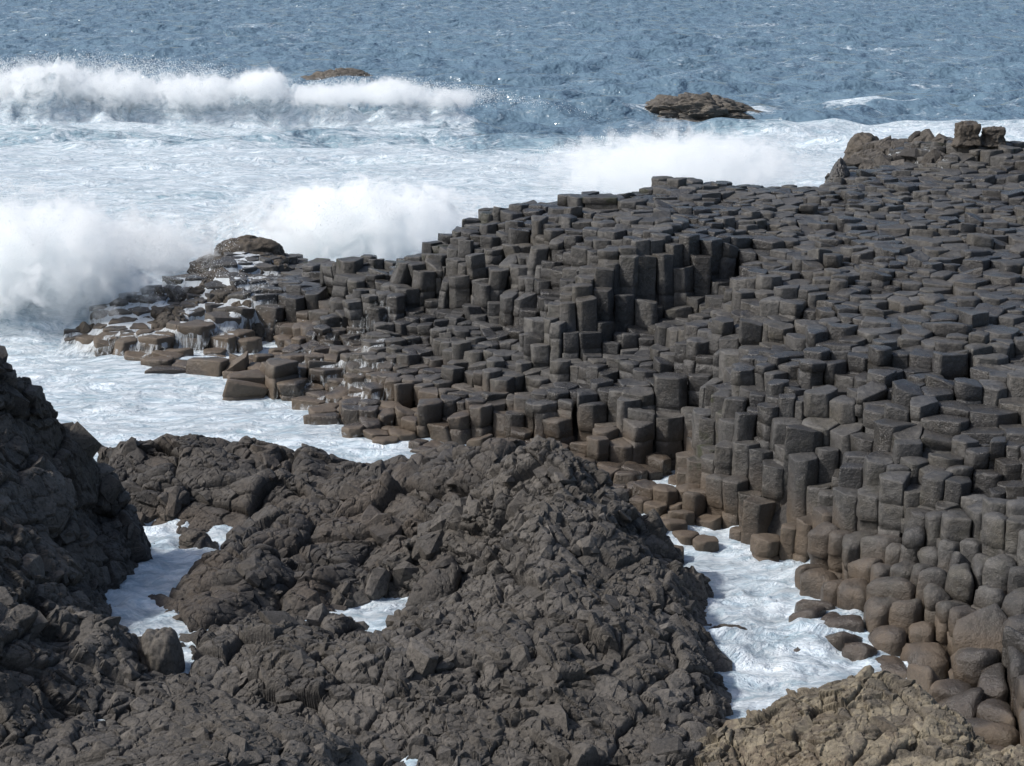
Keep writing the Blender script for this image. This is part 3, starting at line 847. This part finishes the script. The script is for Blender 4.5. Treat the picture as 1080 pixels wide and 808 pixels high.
# ------------------------------------------------------------------ sea
yy = np.r_[np.exp(np.linspace(math.log(14), math.log(40), 420))[:-1], np.exp(np.linspace(math.log(40), math.log(140), 480))[:-1], np.exp(np.linspace(math.log(140), math.log(900), 620))[:-1], np.exp(np.linspace(math.log(900), math.log(12000), 50))]
uu = np.linspace(-.46, .46, 760)
# lattice fans out from a point behind the camera
Yg, Ug = np.meshgrid(yy, uu, indexing='ij')
Xg = Ug * (Yg + 6.0)
x, y = Xg.ravel(), Yg.ravel()
z = np.zeros_like(x)
near = sstep(75, 110, y)                 # 0 in the surf, 1 in the open sea
fade = 1 - sstep(400, 900, y)
wr_ = np.random.default_rng(5)
for k in range(46):
    lam = np.exp(wr_.uniform(math.log(1.8), math.log(15)))
    ang = R(-95) + wr_.normal(0, .55)
    kx, ky = math.cos(ang) * 2 * math.pi / lam, math.sin(ang) * 2 * math.pi / lam
    ph = kx * x + ky * y + wr_.uniform(0, 6.28)
    a = .027 * lam ** .42
    z += a * (2 * (.5 + .5 * np.sin(ph)) ** 1.7 - .9) * (near * fade * .9 + .12 * (1 - near) * (lam < 12))
p3 = np.c_[x, y, np.zeros_like(x)]
z += (1 - near) * (.14 * fbm(p3 * np.array((.35, .6, 1)), 5, 2) + .06 * fbm(p3 * 1.6, 3, 3))
pool = sstep(40, 34, y)
z += pool * .15 * fbm(p3 * 2.5, 4, 6)
foam = np.zeros_like(x); aer = np.zeros_like(x)
PXw, PYw, PDw = project(np.c_[x, y, np.zeros_like(x)])
# surf zone
edge = 104 + 6 * vnoise(np.c_[x * .05, y * 0, y * 0], 31) + .05 * x + 4.5 * sstep(0, -6, x)
surf = 1 - sstep(edge - 8, edge + 2, y)
foam += .78 * surf + .10 * surf * fbm(p3 * np.array((.08, .16, 1)), 3, 12)
foam += .11 * sstep(50, 40, y) + .10 * sstep(40, 30, y) * fbm(p3 * .5, 3, 44)
aer += .75 * surf
foam += .17 * near * fade + .16 * near * fade * np.clip(fbm(p3 * np.array((.03, .05, 1)), 3, 40), 0, 1)
# far breaker
bx = x; by = 108.5 - .015 * x + 1.2 * vnoise(np.c_[x * .12, y * 0, y * 0], 33)
env = .5 * sstep(-.5, -4, x) + .45 * sstep(-12, -19, x)
hh = env * (2.7 + .7 * vnoise(np.c_[x * .22, y * 0, y * 0], 34) + .5 * vnoise(np.c_[x * .7, y * 0, y * 0], 35))
dyb = y - by
prof = np.where(dyb < 0, np.exp(-(dyb / 2.4) ** 2), np.exp(-(dyb / 3.2) ** 2))
bill = 1 + .75 * fbm(np.c_[x, y * .8, z] * 1.1, 5, 36, .6)
z += hh * prof * bill
foam = np.maximum(foam, np.where(dyb < 1.2, 1, .2) * sstep(.12, .4, prof * env))
foam = np.maximum(foam, .62 * sstep(.02, .3, env) * sstep(-10, -6, dyb) * (dyb < 1))
foam = np.maximum(foam, (.98 + .25 * fbm(np.c_[x * .35, y * .5, y * 0], 3, 55)) * sstep(.05, .35, env) * sstep(-5.5, -3.0, dyb + vnoise(np.c_[x * .3, y * 0, y * 0], 56)) * (dyb < 1.4))
aer = np.maximum(aer, .8 * env * sstep(-10, -5, dyb) * (dyb < 1.5))
# swell humps either side of the far rock
rx, ry, _ = pix(640, 118, 0)
hump = np.exp(-((x - rx + 1) / 5) ** 2 - ((y - ry) / 2.0) ** 2) + .8 * np.exp(-((x - rx - 17) / 4) ** 2 - ((y - ry - 5) / 2.2) ** 2)
z += .75 * hump
foam = np.maximum(foam, .75 * sstep(.25, .6, hump) * (y > ry + .6) * (.6 + .6 * vnoise(np.c_[x * .5, y * .5, y * 0], 91)))
foam = np.maximum(foam, .8 * np.exp(-((x - pix(744, 119, 0)[0]) / 5.2) ** 4 - ((y - ry - 1) / 3.0) ** 2))
# heap of white water where the waves strike the point
for (px_, py_, rx_, ry_, h_) in ((50, 338, 3.4, 2.0, 1.3), (140, 316, 2.2, 1.8, 1.0), (-60, 340, 3.0, 2.2, 1.3), (340, 262, 3.0, 2.2, 1.0), (440, 240, 2.4, 2.2, .9), (250, 258, 2.4, 2.0, .7), (20, 352, 4.0, 1.6, .25), (-60, 352, 4.0, 1.8, .3), (20, 300, 3.5, 2.5, .6)):
    cx_, cy_, _ = pix(px_, py_, 0)
    g = np.exp(-((x - cx_) / rx_) ** 2 - ((y - cy_ - 1.0) / ry_) ** 2)
    z += h_ * g * (1 + .5 * fbm(np.c_[x, y, y * 0] * 1.3, 5, 37, .6))
    foam = np.maximum(foam, sstep(.12, .5, g))
foam = np.clip(foam, 0, 1); aer = np.clip(aer, 0, 1)
mesh_obj('sea', np.c_[x, y, z], grid_faces(len(yy), len(uu)), M_SEA, {'foam': foam, 'aer': aer}, kind='structure', label='grey-blue sea with a broad belt of white surf', cat='sea')

# ------------------------------------------------------------------ airborne spray
def spray(center, size, dens, seed, label, rot=0):
    import bmesh
    bm = bmesh.new(); bmesh.ops.create_icosphere(bm, subdivisions=3, radius=1.25)
    me = bpy.data.meshes.new('sea_spray'); bm.to_mesh(me); bm.free()
    me.materials.append(make_spray(dens, seed))
    o = bpy.data.objects.new('sea_spray', me); col.objects.link(o)
    o.location = center; o.scale = size; o.rotation_euler = (0, 0, rot)
    o['label'] = label; o['category'] = 'spray'; o['kind'] = 'stuff'
    return o
def sp(px, py, d, w, h, dens, seed, label, depth=None):
    """plume centred on pixel (px,py) at distance d; w,h half sizes in px"""
    z_ = CAM_H - (py + 60) * d / FPX
    k = d / FPX
    spray(((px - CX) * k, d, z_), (w * k, (depth or w * .6) * k, h * k), dens, seed, label)
sp(25, 272, 49.3, 160, 86, 2.4, 1, 'dense white plume where the wave strikes the left point')
sp(160, 258, 54, 80, 44, 1.8, 2, 'thin white spray drifting over the tip of the point')
sp(385, 232, 58.5, 150, 52, 3.0, 3, 'white burst of spray behind the left shoulder of columns')
sp(715, 172, 66, 165, 46, 1.0, 4, 'thin veil of spray behind the upper pavement')
for k_, (px_, py_, w_, h_, de_) in enumerate(((-40, 90, 90, 32, 1.8), (55, 87, 70, 31, 2.0), (128, 91, 55, 26, 1.8), (205, 92, 60, 23, 1.7), (275, 85, 40, 20, 1.6), (345, 95, 60, 13, 1.3), (410, 92, 50, 17, 1.4), (470, 99, 40, 13, 1.2))):
    sp(px_, py_, 108 - .3 * (k_ % 2), w_, h_, de_, 5 + k_, ['leftmost', 'tallest', 'third', 'fourth', 'curling middle', 'low sixth', 'seventh', 'rightmost thin'][k_] + ' puff of white spray along the far breaking crest', depth=50)

# fine flying droplets above the plumes and the breaking crest
def droplets(spec, label):
    P_, S_ = [], []
    for (px, py, d, w, h, n) in spec:
        k = d / FPX
        u = rng.normal(0, .45, (n, 3))
        jets = rng.uniform(-1, 1, 26)
        j = rng.integers(0, 26, n)
        u[:, 0] = np.where(rng.random(n) < .6, jets[j] + rng.normal(0, .05, n) * (1 + abs(u[:, 2])), u[:, 0] * 1.6)
        top = (1 - .5 * u[:, 0] ** 2) * (.75 + .45 * np.abs(np.sin(jets[j] * 37)))
        zz = top * (1 - np.abs(rng.normal(0, .42, n))) 
        c = np.array(((px - CX) * k, d, CAM_H - (py + 60) * d / FPX))
        q = np.c_[u[:, 0] * w * k, u[:, 1] * w * .5 * k, zz * h * k] + c
        P_.append(q); S_.append(np.exp(rng.normal(math.log(.0048 * d / 50), .35, n)))
    P = np.vstack(P_); S = np.concatenate(S_)
    O = np.array([(1, 0, 0), (-1, 0, 0), (0, 1, 0), (0, -1, 0), (0, 0, 1.5), (0, 0, -1.5)], float)
    V = (P[:, None] + O[None] * S[:, None, None]).reshape(-1, 3)
    T = np.array([(0, 2, 4), (2, 1, 4), (1, 3, 4), (3, 0, 4), (2, 0, 5), (1, 2, 5), (3, 1, 5), (0, 3, 5)])
    F = (np.arange(len(P))[:, None, None] * 6 + T[None]).reshape(-1, 3)
    nt = NT('water_droplets'); nt.l(nt.bsdf((.86, .89, .90), .4), nt.out.inputs['Surface'])
    mesh_obj('sea_spray', V, F, nt.mat, smooth=False, label=label, cat='spray', kind='stuff')
droplets([(20, 290, 48.8, 160, 90, 40000), (165, 270, 54, 80, 48, 9000), (385, 245, 57.5, 150, 52, 26000), (715, 176, 65, 150, 38, 12000)], 'fine white droplets flung up from the plumes along the point')
droplets([(90, 102, 107.5, 190, 42, 26000), (390, 104, 107.5, 130, 24, 14000)], 'fine white droplets torn off the far breaking crest')

# ------------------------------------------------------------------ white water running over the point
def drape(px0, px1, py0, py1, zref, label, fo, seed, lift=.025):
    a = pix(px0, py1, zref); b = pix(px1, py0, zref)
    c_ = pix(px0, py0, zref)
    xs = np.arange(min(a[0], c_[0]), b[0], .04); ys = np.arange(a[1], b[1], .04)
    X, Y = np.meshgrid(xs, ys)
    fx, fy = X.ravel(), Y.ravel()
    near_i = np.nonzero((seeds[:, 0] > xs[0] - 1) & (seeds[:, 0] < xs[-1] + 1) & (seeds[:, 1] > ys[0] - 1) & (seeds[:, 1] < ys[-1] + 1))[0]
    best = np.full(len(fx), 9e9); bz = np.zeros(len(fx))
    for i in near_i:
        d = (fx - seeds[i, 0]) ** 2 + (fy - seeds[i, 1]) ** 2
        m = d < best; best[m] = d[m]; bz[m] = ztop[i]
    Z = np.maximum(bz, 0).reshape(X.shape)
    Z = blur(np.maximum(blur(Z, 2.8) - .035, Z - .08), 1.0) + lift
    u = (X - xs[0]) / (xs[-1] - xs[0]); v = (Y - ys[0]) / (ys[-1] - ys[0])
    w = np.minimum(np.minimum(u, 1 - u), np.minimum(v, 1 - v)) * 4
    f = fo * np.clip(w, 0, 1) + .35 * fbm(np.c_[fx, fy, fy * 0] * 1.2, 3, seed).reshape(X.shape) - .2
    return mesh_obj('white_water', np.c_[fx, fy, Z.ravel()], grid_faces(*X.shape), M_RUN, {'foam': f.ravel()}, kind='stuff', label=label, cat='white water')
drape(120, 345, 268, 366, .6, 'sheets of white water pouring down the wave-washed point', 1.05, 71, .04)
drape(290, 470, 345, 470, .5, 'thin trickles of white water on the low brown shelf', .42, 72)
drape(840, 940, 150, 195, 3.6, 'white water pouring over the crest beside the pointed rock', .6, 73)
